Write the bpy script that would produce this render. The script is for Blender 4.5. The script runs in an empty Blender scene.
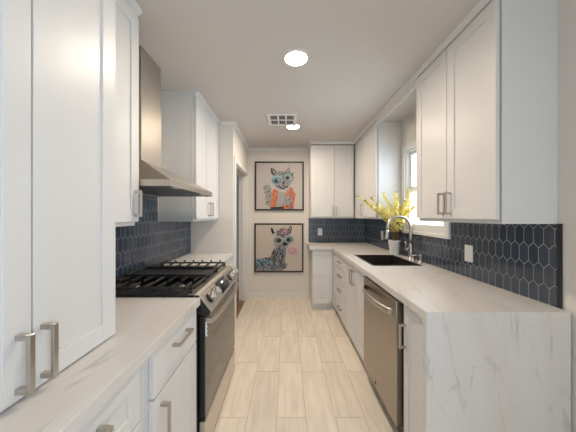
import bpy, bmesh, math, random
from mathutils import Matrix, Vector
random.seed(7)
S = bpy.context.scene
COL = S.collection
PI = math.pi

# ------------------------------------------------------------------ constants of the room (metres; camera stands over the origin)
XR, XL, XH = 1.32, -1.14, -0.628          # wall beside sink, wall behind range, hallway wall
YB, YJ, YF = 3.95, 2.83, -2.60           # end wall, little return wall, wall behind the camera
ZC, CT = 2.469, 0.91                     # ceiling, counter top
FR, FL = 0.665, -0.475                   # base door fronts
UR, UL = 1.02, -0.80                     # upper door fronts
ZU = 1.313                               # underside of uppers

# ------------------------------------------------------------------ camera
cam_d = bpy.data.cameras.new('camera')
cam_d.sensor_width = 36.0
cam_d.lens = 238.0 * 36.0 / 576.0
cam_d.shift_x = 2.0 / 576.0
cam_d.shift_y = -0.5 / 576.0
cam_d.clip_start = 0.02
cam = bpy.data.objects.new('camera', cam_d)
COL.objects.link(cam)
cam.location = (0, 0, 1.355)
cam.rotation_euler = (PI / 2, 0, 0)
S.camera = cam

# ------------------------------------------------------------------ world, lights, exposure
W = bpy.data.worlds.new('daylight')
S.world = W
W.use_nodes = True
bg = W.node_tree.nodes['Background']
bg.inputs['Color'].default_value = (0.80, 0.90, 1.0, 1)
bg.inputs['Strength'].default_value = 1.15

def area(name, loc, rot, sx, sy, power, color):
    d = bpy.data.lights.new(name, 'AREA')
    d.shape = 'RECTANGLE'; d.size = sx; d.size_y = sy
    d.energy = power; d.color = color
    o = bpy.data.objects.new(name, d); COL.objects.link(o)
    o.location = loc; o.rotation_euler = rot
    return o
area('daylight_rear_window', (0.1, YF - 0.32, 1.35), (PI / 2, 0, 0), 2.0, 1.9, 6, (0.55, 0.76, 1.0))
area('daylight_added_side_window', (XR + 0.40, -1.15, 1.55), (0, PI / 2, 0), 1.3, 1.5, 18, (0.74, 0.87, 1.0))  # added: cool daylight through an unseen side window, for the left cabinets
area('daylight_sink_window', (XR + 1.0, 2.29, 1.75), (0, PI / 2, 0), 1.5, 1.4, 40, (0.66, 0.82, 1.0))
LAMP_STRENGTH = 130.0
LAMP_COLOR = (1.0, 0.85, 0.68)
S.view_settings.view_transform = 'Standard'
S.view_settings.look = 'None'
S.view_settings.exposure = 1.2
S.view_settings.gamma = 1.0
S.view_settings.use_curve_mapping = False

# ------------------------------------------------------------------ materials
def lin(c):
    c = c / 255.0
    return c / 12.92 if c <= 0.04045 else ((c + 0.055) / 1.055) ** 2.4
def rgb(r, g, b):
    return (lin(r), lin(g), lin(b), 1)

def mat(name, color, rough=0.5, metal=0.0, noise=None, bump=None, spec=0.5, coat=0.0, ior=1.5):
    """Principled surface; noise = (scale, amount) tonal mottling, bump = (scale, strength)."""
    m = bpy.data.materials.new(name); m.use_nodes = True
    nt = m.node_tree; b = nt.nodes['Principled BSDF']
    b.inputs['Base Color'].default_value = color
    b.inputs['Roughness'].default_value = rough
    b.inputs['Metallic'].default_value = metal
    b.inputs['Specular IOR Level'].default_value = spec; b.inputs['IOR'].default_value = ior
    b.inputs['Coat Weight'].default_value = coat
    tc = nt.nodes.new('ShaderNodeTexCoord')
    if noise:
        n = nt.nodes.new('ShaderNodeTexNoise'); n.inputs['Scale'].default_value = noise[0]
        n.inputs['Detail'].default_value = 4
        nt.links.new(tc.outputs['Object'], n.inputs['Vector'])
        mr = nt.nodes.new('ShaderNodeMapRange')
        mr.inputs['To Min'].default_value = 1 - noise[1]; mr.inputs['To Max'].default_value = 1 + noise[1]
        nt.links.new(n.outputs['Fac'], mr.inputs['Value'])
        mx = nt.nodes.new('ShaderNodeMix'); mx.data_type = 'RGBA'; mx.blend_type = 'MULTIPLY'
        mx.inputs['Factor'].default_value = 1
        mx.inputs['A'].default_value = color
        nt.links.new(mr.outputs['Result'], mx.inputs['B'])
        nt.links.new(mx.outputs['Result'], b.inputs['Base Color'])
    if bump:
        n2 = nt.nodes.new('ShaderNodeTexNoise'); n2.inputs['Scale'].default_value = bump[0]
        nt.links.new(tc.outputs['Object'], n2.inputs['Vector'])
        bp = nt.nodes.new('ShaderNodeBump'); bp.inputs['Strength'].default_value = bump[1]
        bp.inputs['Distance'].default_value = 0.002
        nt.links.new(n2.outputs['Fac'], bp.inputs['Height'])
        nt.links.new(bp.outputs['Normal'], b.inputs['Normal'])
    return m

def brushed(name, color, rough, axis='z'):
    """Brushed metal: fine streaks stretched along one axis."""
    m = mat(name, color, rough, 1.0)
    nt = m.node_tree; b = nt.nodes['Principled BSDF']
    tc = nt.nodes.new('ShaderNodeTexCoord'); mp = nt.nodes.new('ShaderNodeMapping')
    sc = {'x': (3, 260, 260), 'y': (260, 3, 260), 'z': (260, 260, 3)}[axis]
    mp.inputs['Scale'].default_value = sc
    n = nt.nodes.new('ShaderNodeTexNoise'); n.inputs['Scale'].default_value = 1.0
    nt.links.new(tc.outputs['Object'], mp.inputs['Vector']); nt.links.new(mp.outputs['Vector'], n.inputs['Vector'])
    mr = nt.nodes.new('ShaderNodeMapRange')
    mr.inputs['To Min'].default_value = rough - 0.06; mr.inputs['To Max'].default_value = rough + 0.10
    nt.links.new(n.outputs['Fac'], mr.inputs['Value']); nt.links.new(mr.outputs['Result'], b.inputs['Roughness'])
    bp = nt.nodes.new('ShaderNodeBump'); bp.inputs['Strength'].default_value = 0.05; bp.inputs['Distance'].default_value = 0.001
    nt.links.new(n.outputs['Fac'], bp.inputs['Height']); nt.links.new(bp.outputs['Normal'], b.inputs['Normal'])
    return m

def marble(name):
    """White stone with fine grey veins and soft beige clouds that run along the slab and down its front."""
    m = bpy.data.materials.new(name); m.use_nodes = True
    nt = m.node_tree; N = nt.nodes; L = nt.links; b = N['Principled BSDF']
    b.inputs['Roughness'].default_value = 0.32
    tc = N.new('ShaderNodeTexCoord'); sp = N.new('ShaderNodeSeparateXYZ'); L.new(tc.outputs['Object'], sp.inputs[0])
    sub = N.new('ShaderNodeMath'); sub.operation = 'SUBTRACT'
    L.new(sp.outputs['Y'], sub.inputs[0]); L.new(sp.outputs['Z'], sub.inputs[1])
    sk = N.new('ShaderNodeMath'); sk.operation = 'MULTIPLY_ADD'; sk.inputs[1].default_value = -0.13
    L.new(sub.outputs[0], sk.inputs[0]); L.new(sp.outputs['X'], sk.inputs[2])
    cx = N.new('ShaderNodeCombineXYZ'); L.new(sk.outputs[0], cx.inputs[0])
    st = N.new('ShaderNodeMath'); st.operation = 'MULTIPLY'; st.inputs[1].default_value = 0.22
    L.new(sub.outputs[0], st.inputs[0]); L.new(st.outputs[0], cx.inputs[1])
    def noise(scale, detail, dist, off):
        ad = N.new('ShaderNodeVectorMath'); ad.operation = 'ADD'; ad.inputs[1].default_value = off
        L.new(cx.outputs[0], ad.inputs[0])
        n = N.new('ShaderNodeTexNoise'); n.inputs['Scale'].default_value = scale
        n.inputs['Detail'].default_value = detail; n.inputs['Distortion'].default_value = dist
        L.new(ad.outputs[0], n.inputs['Vector']); return n.outputs['Fac']
    def vein(fac, width):
        a = N.new('ShaderNodeMath'); a.operation = 'SUBTRACT'; a.inputs[1].default_value = 0.5; L.new(fac, a.inputs[0])
        c = N.new('ShaderNodeMath'); c.operation = 'ABSOLUTE'; L.new(a.outputs[0], c.inputs[0])
        r = N.new('ShaderNodeMapRange'); r.inputs['From Max'].default_value = width
        r.inputs['To Min'].default_value = 1; r.inputs['To Max'].default_value = 0
        L.new(c.outputs[0], r.inputs['Value']); return r.outputs['Result']
    def mask(fac, lo, hi):
        r = N.new('ShaderNodeMapRange'); r.inputs['From Min'].default_value = lo; r.inputs['From Max'].default_value = hi
        L.new(fac, r.inputs['Value']); return r.outputs['Result']
    def mul(a, c):
        k = N.new('ShaderNodeMath'); k.operation = 'MULTIPLY'; L.new(a, k.inputs[0])
        if isinstance(c, float): k.inputs[1].default_value = c
        else: L.new(c, k.inputs[1])
        return k.outputs[0]
    def mix(fac, A, B):
        x = N.new('ShaderNodeMix'); x.data_type = 'RGBA'; L.new(fac, x.inputs['Factor'])
        if isinstance(A, tuple): x.inputs['A'].default_value = A
        else: L.new(A, x.inputs['A'])
        x.inputs['B'].default_value = B; return x.outputs['Result']
    base = mix(mul(mask(noise(5, 3, 0.6, (0, 0, 0)), 0.45, 0.75), 0.55), (0.68, 0.655, 0.625, 1), (0.63, 0.555, 0.475, 1))
    v1 = mul(mul(vein(noise(7.5, 7, 0.6, (4.4, 2, 0)), 0.022), mask(noise(13, 3, 0, (9, 1, 0)), 0.47, 0.66)), 0.65)
    c1 = mix(v1, base, (0.33, 0.33, 0.34, 1))
    v2 = mul(mul(vein(noise(11, 6, 0.8, (1, 7, 0)), 0.02), mask(noise(6, 2, 0, (3, 8, 0)), 0.5, 0.7)), 0.55)
    c2 = mix(v2, c1, (0.45, 0.40, 0.36, 1))
    L.new(c2, b.inputs['Base Color'])
    return m

def per_piece(name, c0, c1, rough, grain=None, coat=0.0, bump=0.0):
    """Tiles: every tile its own tone; grain = stretch of wood-like streaks."""
    m = bpy.data.materials.new(name); m.use_nodes = True
    nt = m.node_tree; N = nt.nodes; L = nt.links; b = N['Principled BSDF']
    b.inputs['Roughness'].default_value = rough; b.inputs['Coat Weight'].default_value = coat
    g = N.new('ShaderNodeNewGeometry')
    x = N.new('ShaderNodeMix'); x.data_type = 'RGBA'
    x.inputs['A'].default_value = c0; x.inputs['B'].default_value = c1
    L.new(g.outputs['Random Per Island'], x.inputs['Factor'])
    out = x.outputs['Result']
    tc = N.new('ShaderNodeTexCoord'); mp = N.new('ShaderNodeMapping')
    mp.inputs['Scale'].default_value = grain or (60, 60, 60)
    ofs = N.new('ShaderNodeVectorMath'); ofs.operation = 'ADD'
    sc = N.new('ShaderNodeMath'); sc.operation = 'MULTIPLY'; sc.inputs[1].default_value = 37.0
    L.new(g.outputs['Random Per Island'], sc.inputs[0])
    L.new(tc.outputs['Object'], mp.inputs['Vector']); L.new(mp.outputs['Vector'], ofs.inputs[0]); L.new(sc.outputs[0], ofs.inputs[1])
    n = N.new('ShaderNodeTexNoise'); n.inputs['Scale'].default_value = 1; n.inputs['Detail'].default_value = 5
    n.inputs['Distortion'].default_value = 0.4
    L.new(ofs.outputs[0], n.inputs['Vector'])
    mr = N.new('ShaderNodeMapRange'); mr.inputs['From Min'].default_value = 0.3; mr.inputs['From Max'].default_value = 0.7
    mr.inputs['To Min'].default_value = 0.90; mr.inputs['To Max'].default_value = 1.08
    L.new(n.outputs['Fac'], mr.inputs['Value'])
    y = N.new('ShaderNodeMix'); y.data_type = 'RGBA'; y.blend_type = 'MULTIPLY'; y.inputs['Factor'].default_value = 1
    L.new(out, y.inputs['A']); L.new(mr.outputs['Result'], y.inputs['B'])
    L.new(y.outputs['Result'], b.inputs['Base Color'])
    if bump:
        n2 = N.new('ShaderNodeTexNoise'); n2.inputs['Scale'].default_value = 25; n2.inputs['Detail'].default_value = 2
        L.new(tc.outputs['Object'], n2.inputs['Vector'])
        bp = N.new('ShaderNodeBump'); bp.inputs['Strength'].default_value = bump; bp.inputs['Distance'].default_value = 0.004
        L.new(n2.outputs['Fac'], bp.inputs['Height']); L.new(bp.outputs['Normal'], b.inputs['Normal'])
    return m

def emit(name, color, strength):
    m = bpy.data.materials.new(name); m.use_nodes = True
    nt = m.node_tree; nt.nodes.remove(nt.nodes['Principled BSDF'])
    e = nt.nodes.new('ShaderNodeEmission'); e.inputs['Color'].default_value = color; e.inputs['Strength'].default_value = strength
    nt.links.new(e.outputs[0], nt.nodes['Material Output'].inputs['Surface'])
    return m

def pane_mat(name):
    m = bpy.data.materials.new(name); m.use_nodes = True
    nt = m.node_tree; nt.nodes.remove(nt.nodes['Principled BSDF'])
    t = nt.nodes.new('ShaderNodeBsdfTransparent'); g = nt.nodes.new('ShaderNodeBsdfGlossy')
    g.inputs['Roughness'].default_value = 0.02
    x = nt.nodes.new('ShaderNodeMixShader'); x.inputs[0].default_value = 0.07
    nt.links.new(t.outputs[0], x.inputs[1]); nt.links.new(g.outputs[0], x.inputs[2])
    nt.links.new(x.outputs[0], nt.nodes['Material Output'].inputs['Surface'])
    return m

M = dict(
    cab=mat('white_cabinet_paint', (0.71, 0.70, 0.685, 1), 0.38, noise=(3, 0.01)),
    wall=mat('greige_wall_paint', (0.72, 0.675, 0.615, 1), 0.7, bump=(220, 0.08), noise=(2, 0.012)),
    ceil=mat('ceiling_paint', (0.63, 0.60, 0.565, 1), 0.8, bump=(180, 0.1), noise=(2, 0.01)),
    trim=mat('white_trim_paint', (0.73, 0.715, 0.69, 1), 0.42, noise=(4, 0.01)),
    marble=marble('white_veined_marble'),
    tile=per_piece('glazed_slate_blue_tile', (0.034, 0.046, 0.065, 1), (0.055, 0.074, 0.104, 1), 0.18, coat=0.3, bump=0.35),
    grout=mat('pale_grout', (0.36, 0.37, 0.38, 1), 0.85, noise=(80, 0.05)),
    edge=mat('black_edge_strip', (0.018, 0.019, 0.022, 1), 0.35, noise=(30, 0.05)),
    floor=per_piece('pale_wood_look_tile', (0.77, 0.675, 0.565, 1), (0.84, 0.745, 0.63, 1), 0.42, grain=(26, 3.2, 10)),
    fgrout=mat('beige_floor_grout', (0.50, 0.42, 0.34, 1), 0.85, noise=(60, 0.06)),
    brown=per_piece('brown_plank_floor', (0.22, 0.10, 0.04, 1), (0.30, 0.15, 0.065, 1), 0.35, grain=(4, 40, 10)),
    hall=mat('hallway_dimmed_paint', (0.30, 0.29, 0.27, 1), 0.8, noise=(3, 0.02)),  # dimness of the unlit hall put into a dark wall colour
    steel=brushed('brushed_steel', (0.52, 0.48, 0.43, 1), 0.40, 'y'),
    steelv=brushed('brushed_steel_upright', (0.40, 0.36, 0.32, 1), 0.30, 'y'),
    satin=brushed('satin_steel_light', (0.70, 0.65, 0.59, 1), 0.45, 'y'),
    filt=mat('filter_mesh', (0.24, 0.245, 0.255, 1), 0.45, 0.6, noise=(60, 0.1)),
    nickel=brushed('satin_nickel', (0.52, 0.485, 0.44, 1), 0.34, 'z'),
    black=mat('black_enamel', (0.012, 0.012, 0.013, 1), 0.22, noise=(20, 0.05)),
    iron=mat('cast_iron', (0.014, 0.0135, 0.0135, 1), 0.30, bump=(300, 0.3)),
    glass=mat('dark_oven_glass', (0.012, 0.011, 0.010, 1), 0.06, noise=(10, 0.05), ior=2.1),
    display=mat('black_display', (0.010, 0.012, 0.016, 1), 0.10, noise=(10, 0.05)),
    digits=emit('display_digits', (0.65, 0.85, 1.0, 1), 1.6),
    pane=pane_mat('window_pane'),
    sinksteel=mat('dark_sink_composite', (0.022, 0.017, 0.014, 1), 0.40, noise=(60, 0.1)),
    pot=mat('white_ceramic', (0.82, 0.81, 0.79, 1), 0.28, noise=(20, 0.01)),
    soil=mat('potting_soil', (0.035, 0.025, 0.018, 1), 0.9, noise=(60, 0.3), bump=(80, 0.8)),
    twig=mat('brown_twig', (0.20, 0.13, 0.05, 1), 0.7, noise=(60, 0.2)),
    bloom=mat('yellow_petals', (0.90, 0.77, 0.22, 1), 0.55, noise=(50, 0.12)),
    leaf=mat('green_leaf', (0.14, 0.20, 0.05, 1), 0.5, noise=(50, 0.2)),
    plate=mat('white_plastic', (0.82, 0.81, 0.79, 1), 0.35, noise=(30, 0.01)),
    slot=mat('dark_slot', (0.03, 0.03, 0.03, 1), 0.6, noise=(30, 0.05)),
    grey=mat('grey_louvre', (0.34, 0.34, 0.34, 1), 0.6, noise=(30, 0.03)),
    frame=mat('dark_bronze_frame', (0.030, 0.024, 0.020, 1), 0.4, noise=(40, 0.1)),
    canvas=mat('canvas_warm_grey', (0.50, 0.455, 0.43, 1), 0.75, bump=(500, 0.15), noise=(6, 0.03)),
    canvas2=mat('canvas_beige', (0.54, 0.465, 0.395, 1), 0.75, bump=(500, 0.15), noise=(6, 0.03)),
    lens=emit('lamp_lens', LAMP_COLOR + (1,), LAMP_STRENGTH),
    ink=mat('ink_black', (0.02, 0.02, 0.022, 1), 0.7, noise=(90, 0.1)),
    inkgrey=mat('ink_grey', (0.20, 0.20, 0.21, 1), 0.7, noise=(90, 0.15)),
    inkpale=mat('ink_pale', (0.33, 0.325, 0.32, 1), 0.7, noise=(90, 0.08)),
    inkorange=mat('ink_orange', (0.56, 0.17, 0.08, 1), 0.7, noise=(90, 0.15)),
    inkred=mat('ink_red', (0.40, 0.06, 0.04, 1), 0.7, noise=(90, 0.15)),
    inkteal=mat('ink_teal', (0.20, 0.45, 0.45, 1), 0.7, noise=(90, 0.1)),
    inkblue=mat('ink_blue', (0.05, 0.16, 0.28, 1), 0.7, noise=(90, 0.15)),
    inkpink=mat('ink_pink', (0.55, 0.34, 0.37, 1), 0.7, noise=(90, 0.08)),
    inkmauve=mat('ink_mauve', (0.28, 0.18, 0.20, 1), 0.7, noise=(90, 0.15)),
    inkmint=mat('ink_mint', (0.44, 0.50, 0.42, 1), 0.7, noise=(90, 0.08)),
    asphalt=mat('outdoor_paving', (0.5, 0.5, 0.48, 1), 0.9, noise=(3, 0.05)),
)

# ------------------------------------------------------------------ mesh helpers
class MB:
    """Collects shapes and links them as ONE mesh object. xf maps (along, out, up) to the room."""
    def __init__(s, xf=None):
        s.bm = bmesh.new(); s.xf = xf or Matrix.Identity(4); s.mats = []
    def mi(s, m):
        if m is None: return 0
        if m not in s.mats: s.mats.append(m)
        return s.mats.index(m)
    def box(s, a0, a1, b0, b1, c0, c1, bev=0.0, m=None, seg=1):
        vs = [s.bm.verts.new((x, y, z)) for x in (a0, a1) for y in (b0, b1) for z in (c0, c1)]
        idx = [(0, 1, 3, 2), (4, 6, 7, 5), (0, 4, 5, 1), (2, 3, 7, 6), (0, 2, 6, 4), (1, 5, 7, 3)]
        fs = [s.bm.faces.new([vs[i] for i in f]) for f in idx]
        k = s.mi(m)
        for f in fs: f.material_index = k
        if bev > 0:
            es = list({e for f in fs for e in f.edges})
            r = bmesh.ops.bevel(s.bm, geom=es, offset=bev, segments=seg, profile=0.6, affect='EDGES')
            for f in r['faces']: f.material_index = k
        return s
    def poly_prism(s, pts, b0, b1, m=None, chamfer=0.0):
        """pts = outline in (along, up); extruded from out=b0 to out=b1, front edge chamfered."""
        k = s.mi(m); n = len(pts)
        back = [s.bm.verts.new((p[0], b0, p[1])) for p in pts]
        mid = [s.bm.verts.new((p[0], b1 - chamfer if chamfer else b1, p[1])) for p in pts]
        fs = []
        for i in range(n):
            j = (i + 1) % n
            fs.append(s.bm.faces.new((back[i], back[j], mid[j], mid[i])))
        if chamfer:
            cx = sum(p[0] for p in pts) / n; cz = sum(p[1] for p in pts) / n
            rmax = max(math.hypot(p[0] - cx, p[1] - cz) for p in pts) or 1
            q = 1 - min(0.5, chamfer / rmax * 1.6)
            front = [s.bm.verts.new((cx + (p[0] - cx) * q, b1, cz + (p[1] - cz) * q)) for p in pts]
            for i in range(n):
                j = (i + 1) % n
                fs.append(s.bm.faces.new((mid[i], mid[j], front[j], front[i])))
            fs.append(s.bm.faces.new(front))
        else:
            fs.append(s.bm.faces.new(mid))
        fs.append(s.bm.faces.new(back[::-1]))
        for f in fs: f.material_index = k
        return s
    def sheet(s, pts, b, m=None):
        f = s.bm.faces.new([s.bm.verts.new((p[0], b, p[1])) for p in pts]); f.material_index = s.mi(m); return s
    def loft(s, rings, m=None, caps=True, smooth=False):
        k = s.mi(m)
        R = [[s.bm.verts.new(p) for p in r] for r in rings]
        n = len(R[0])
        for a, b in zip(R, R[1:]):
            for i in range(n):
                j = (i + 1) % n
                f = s.bm.faces.new((a[i], a[j], b[j], b[i])); f.material_index = k; f.smooth = smooth
        if caps:
            for r in (R[0][::-1], R[-1]):
                f = s.bm.faces.new(r); f.material_index = k
        return s
    def tube(s, pts, r, m=None, seg=12, smooth=True):
        pts = [Vector(p) for p in pts]; rs = r if isinstance(r, (list, tuple)) else [r] * len(pts)
        rings = []; up = None
        for i, p in enumerate(pts):
            t = (pts[min(i + 1, len(pts) - 1)] - pts[max(i - 1, 0)]).normalized()
            if up is None:
                up = t.orthogonal().normalized()
            up = (up - t * up.dot(t)).normalized()
            w = t.cross(up)
            rings.append([p + (up * math.cos(2 * PI * q / seg) + w * math.sin(2 * PI * q / seg)) * rs[i] for q in range(seg)])
        return s.loft(rings, m, True, smooth)
    def lathe(s, c, prof, m=None, seg=28, axis=None, caps=True):
        """prof = [(radius, height)...] about the vertical through c (or about axis)."""
        c = Vector(c); ax = Vector(axis or (0, 0, 1)).normalized(); u = ax.orthogonal().normalized(); w = ax.cross(u)
        rings = [[c + ax * h + (u * math.cos(2 * PI * q / seg) + w * math.sin(2 * PI * q / seg)) * max(r, 1e-4) for q in range(seg)] for r, h in prof]
        return s.loft(rings, m, caps, True)
    def build(s, name, m=None, parent=None):
        bm = s.bm
        bmesh.ops.transform(bm, matrix=s.xf, verts=bm.verts)
        bmesh.ops.recalc_face_normals(bm, faces=bm.faces)
        if parent is not None:
            o = parent
            while o.parent is not None: o = o.parent
            bmesh.ops.translate(bm, vec=-Vector(o.location), verts=bm.verts)
        me = bpy.data.meshes.new(name); bm.to_mesh(me); bm.free()
        for x in ([m] if m is not None and not s.mats else s.mats):
            me.materials.append(x)
        ob = bpy.data.objects.new(name, me); COL.objects.link(ob)
        if parent is not None: ob.parent = parent
        return ob

def frame(facing, at):
    """(along, out, up) -> room. facing '-X': along = Y; '+X': along = Y; '-Y': along = X."""
    if facing == '-X': return Matrix(((0, -1, 0, at), (1, 0, 0, 0), (0, 0, 1, 0), (0, 0, 0, 1)))
    if facing == '+X': return Matrix(((0, 1, 0, at), (1, 0, 0, 0), (0, 0, 1, 0), (0, 0, 0, 1)))
    if facing == '-Y': return Matrix(((1, 0, 0, 0), (0, -1, 0, at), (0, 0, 1, 0), (0, 0, 0, 1)))
    if facing == '+Y': return Matrix(((1, 0, 0, 0), (0, 1, 0, at), (0, 0, 1, 0), (0, 0, 0, 1)))
    if facing == '-Z': return Matrix(((1, 0, 0, 0), (0, 0, 1, 0), (0, -1, 0, at), (0, 0, 0, 1)))

def tag(o, label, cat, group=None, kind=None):
    if label: o['label'] = label
    if cat: o['category'] = cat
    if group: o['group'] = group
    if kind: o['kind'] = kind
    return o
def thing(name, loc, label, cat, group=None):
    o = bpy.data.objects.new(name, None); COL.objects.link(o)
    o.empty_display_size = 0.05
    o.location = loc
    return tag(o, label, cat, group)
def struct(o):
    o['kind'] = 'structure'; return o

# ------------------------------------------------------------------ the setting
T = 0.12
# floor: 8 x 24 inch wood-look tiles, staggered row by row
b = MB(); b.box(XL - T, XR + T, YF - T, YB + T, -0.12, -0.004, m=M['fgrout'])
row0, pw, pl, g = -0.063, 0.1965, 0.598, 0.0016
k0 = math.floor((XL - row0) / pw)
for k in range(k0, 12):
    x0 = row0 + k * pw; x1 = x0 + pw
    ph = 1.595 if k % 2 == 0 else 2.068
    j0 = math.floor((YF - ph) / pl)
    for j in range(j0, 14):
        y0 = ph + j * pl; y1 = y0 + pl
        xa, xb = max(x0, XL), min(x1, XR); ya, yb = max(y0, YF), min(y1, YB)
        if xb - xa < 0.01 or yb - ya < 0.01: continue
        if 0.5 * (ya + yb) > YJ and xb <= XH - 0.02: continue
        if ya > 2.6 and xa < XH - 0.02 < xb: xa = XH - 0.02
        b.box(xa + g, xb - g, ya + g, yb - g, -0.004, 0.0, m=M['floor'])
struct(b.build('floor'))
b = MB()
for k in range(14):
    b.box(-2.2, XH - 0.022, 2.86 + k * 0.13 + 0.001, 2.86 + (k + 1) * 0.13 - 0.001, -0.10, -0.001)
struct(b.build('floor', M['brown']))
struct(MB().box(-2.3, XR + T, YF - T, 4.9, ZC, ZC + 0.1).build('ceiling', M['ceil']))
struct(MB().box(XL - T, XL, YF - T, YJ + 0.12, 0, ZC).build('wall_left', M['wall']))
struct(MB().box(XL, XH, YJ, YJ + 0.10, 0, ZC).build('wall_return', M['wall']))
DY0, DY1, DZ = 2.93, 3.80, 2.00
b = MB()
b.box(XH - T, XH, DY1, YB, 0, ZC).box(XH - T, XH, YJ + 0.10, DY1, DZ, ZC)
struct(b.build('wall_hall', M['wall']))
struct(MB().box(XH - T, XR + T, YB, YB + T, 0, ZC).build('wall_back', M['wall']))
# hallway beyond the doorway
b = MB()
b.box(-2.3, -2.2, 2.83, 4.8, 0, ZC).box(-2.3, XH - T, 4.7, 4.8, 0, ZC).box(-2.2, XL - T, 2.83, 2.88, 0, ZC)
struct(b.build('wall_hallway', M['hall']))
# wall beside the sink, with its window opening
WY0, WY1, WZ0, WZ1 = 1.965, 2.62, 1.195, 2.05
b = MB()
b.box(XR, XR + T, YF - T, -1.95, 0, ZC).box(XR, XR + T, -0.35, WY0, 0, ZC).box(XR, XR + T, -1.95, -0.35, 0, 0.90).box(XR, XR + T, -1.95, -0.35, 2.2, ZC).box(XR, XR + T, WY1, YB, 0, ZC)
b.box(XR, XR + T, WY0, WY1, 0, WZ0).box(XR, XR + T, WY0, WY1, WZ1, ZC)
struct(b.build('wall_right', M['wall']))
# wall behind the camera, with a wide window
RX0, RX1, RZ0, RZ1 = -0.95, 1.10, 0.35, 2.20
b = MB()
b.box(XL, RX0, YF - T, YF, 0, ZC).box(RX1, XR, YF - T, YF, 0, ZC)
b.box(RX0, RX1, YF - T, YF, 0, RZ0).box(RX0, RX1, YF - T, YF, RZ1, ZC)
struct(b.build('wall_front', M['wall']))
w = struct(MB().box(RX0, RX1, YF - 0.075, YF - 0.070, RZ0, RZ1).build('window_2', M['pane']))
b = MB()
for x in (RX0, RX1 - 0.05, 0.5 * (RX0 + RX1) - 0.025): b.box(x, x + 0.05, YF - 0.10, YF - 0.04, RZ0, RZ1)
for z in (RZ0, RZ1 - 0.05): b.box(RX0, RX1, YF - 0.10, YF - 0.04, z, z + 0.05)
b.build('window_frame', M['trim'], w)

w = struct(MB().box(XR + 0.070, XR + 0.075, -1.95, -0.35, 0.90, 2.2).build('window_3_added', M['pane']))  # unseen window behind the camera, added to let cool daylight reach the left side
b = MB()
for y in (-1.95, -0.40, -1.175): b.box(XR + 0.04, XR + 0.10, y, y + 0.05, 0.90, 2.2)
for z in (0.90, 2.15): b.box(XR + 0.04, XR + 0.10, -1.95, -0.35, z, z + 0.05)
b.build('window_frame', M['trim'], w)
# sink window: casing, jambs, two sashes, glass, blind slats
w = thing('window_1', (XR, 2.245, WZ0), None, None); w['kind'] = 'structure'
f = frame('-X', XR)
b = MB(f)
for a0, a1 in ((WY0 - 0.07, WY0), (WY1, WY1 + 0.055)): b.box(a0, a1, 0.0, 0.022, WZ0 - 0.03, WZ1 + 0.07, 0.002)
b.box(WY0, WY1, 0, 0.022, WZ1, WZ1 + 0.07, 0.002); b.box(WY0, WY1, 0, 0.022, WZ0 - 0.03, WZ0, 0.002)
b.build('casing', M['trim'], w)
b = MB(f)
for a0, a1 in ((WY0, WY0 + 0.014), (WY1 - 0.014, WY1)): b.box(a0, a1, -T, 0, WZ0, WZ1)
b.box(WY0 + 0.014, WY1 - 0.014, -T, 0, WZ1 - 0.014, WZ1); b.box(WY0 + 0.014, WY1 - 0.014, -T, 0.0, WZ0, WZ0 + 0.014)
b.build('jamb', M['trim'], w)
def sash(z0, z1, o0):
    a0, a1 = WY0 + 0.014, WY1 - 0.014; d = 0.025; r = 0.032
    b = MB(f)
    b.box(a0, a0 + r, o0, o0 + d, z0, z1, 0.002).box(a1 - r, a1, o0, o0 + d, z0, z1, 0.002)
    b.box(a0 + r, a1 - r, o0, o0 + d, z0, z0 + r + 0.025, 0.002).box(a0 + r, a1 - r, o0, o0 + d, z1 - r, z1, 0.002)
    s = b.build('sash', M['trim'], w)
    MB(f).box(a0 + r, a1 - r, o0 + 0.010, o0 + 0.014, z0 + r + 0.025, z1 - r).build('pane', M['pane'], s)
zm = 0.5 * (WZ0 + WZ1)
sash(WZ0 + 0.014, zm + 0.02, -0.035); sash(zm - 0.02, WZ1 - 0.014, -0.062)

# crown mouldings and baseboards
CROWN = [(0.0, 0.0), (0.010, 0.0), (0.013, 0.012), (0.026, 0.030), (0.036, 0.040), (0.040, 0.046), (0.040, 0.056), (0.0, 0.056)]
def crown(n, pts, kind, z=ZC):
    """Sweep of a crown profile along a list of ((x, y), (outward x, outward y)) corners."""
    b = MB()
    h = 0.056
    rings = [[(x + ox * p[0], y + oy * p[0], z - h + p[1]) for p in CROWN] for (x, y), (ox, oy) in pts]
    rings = [[(x + ox * p[0] * 0.75, y + oy * p[0] * 0.75, z - h * 0.75 + p[1] * 0.75) for p in CROWN] for (x, y), (ox, oy) in pts]
    b.loft(rings)
    return struct(b.build('trim_%d' % n, M['trim']))
crown(1, [((-0.775, YJ), (0, -1)), ((XH, YJ), (1, -1)), ((XH, YB), (1, -1)), ((0.40, YB), (0, -1))], 'wall')
b = MB(frame('-Y', YB)); b.box(XH + 0.013, 0.376, 0, 0.013, 0, 0.062).box(XH + 0.013, 0.376, 0, 0.009, 0.062, 0.078)
struct(b.build('baseboard_back', M['trim']))
b = MB(frame('+X', XH)); b.box(DY1 + 0.072, YB, 0, 0.013, 0, 0.062).box(DY1 + 0.072, YB, 0, 0.009, 0.062, 0.078)
struct(b.build('baseboard_hall', M['trim']))
b = MB(frame('-X', XR)); b.box(YF, 1.09, 0, 0.013, 0, 0.075)
struct(b.build('baseboard_right', M['trim']))
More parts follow.
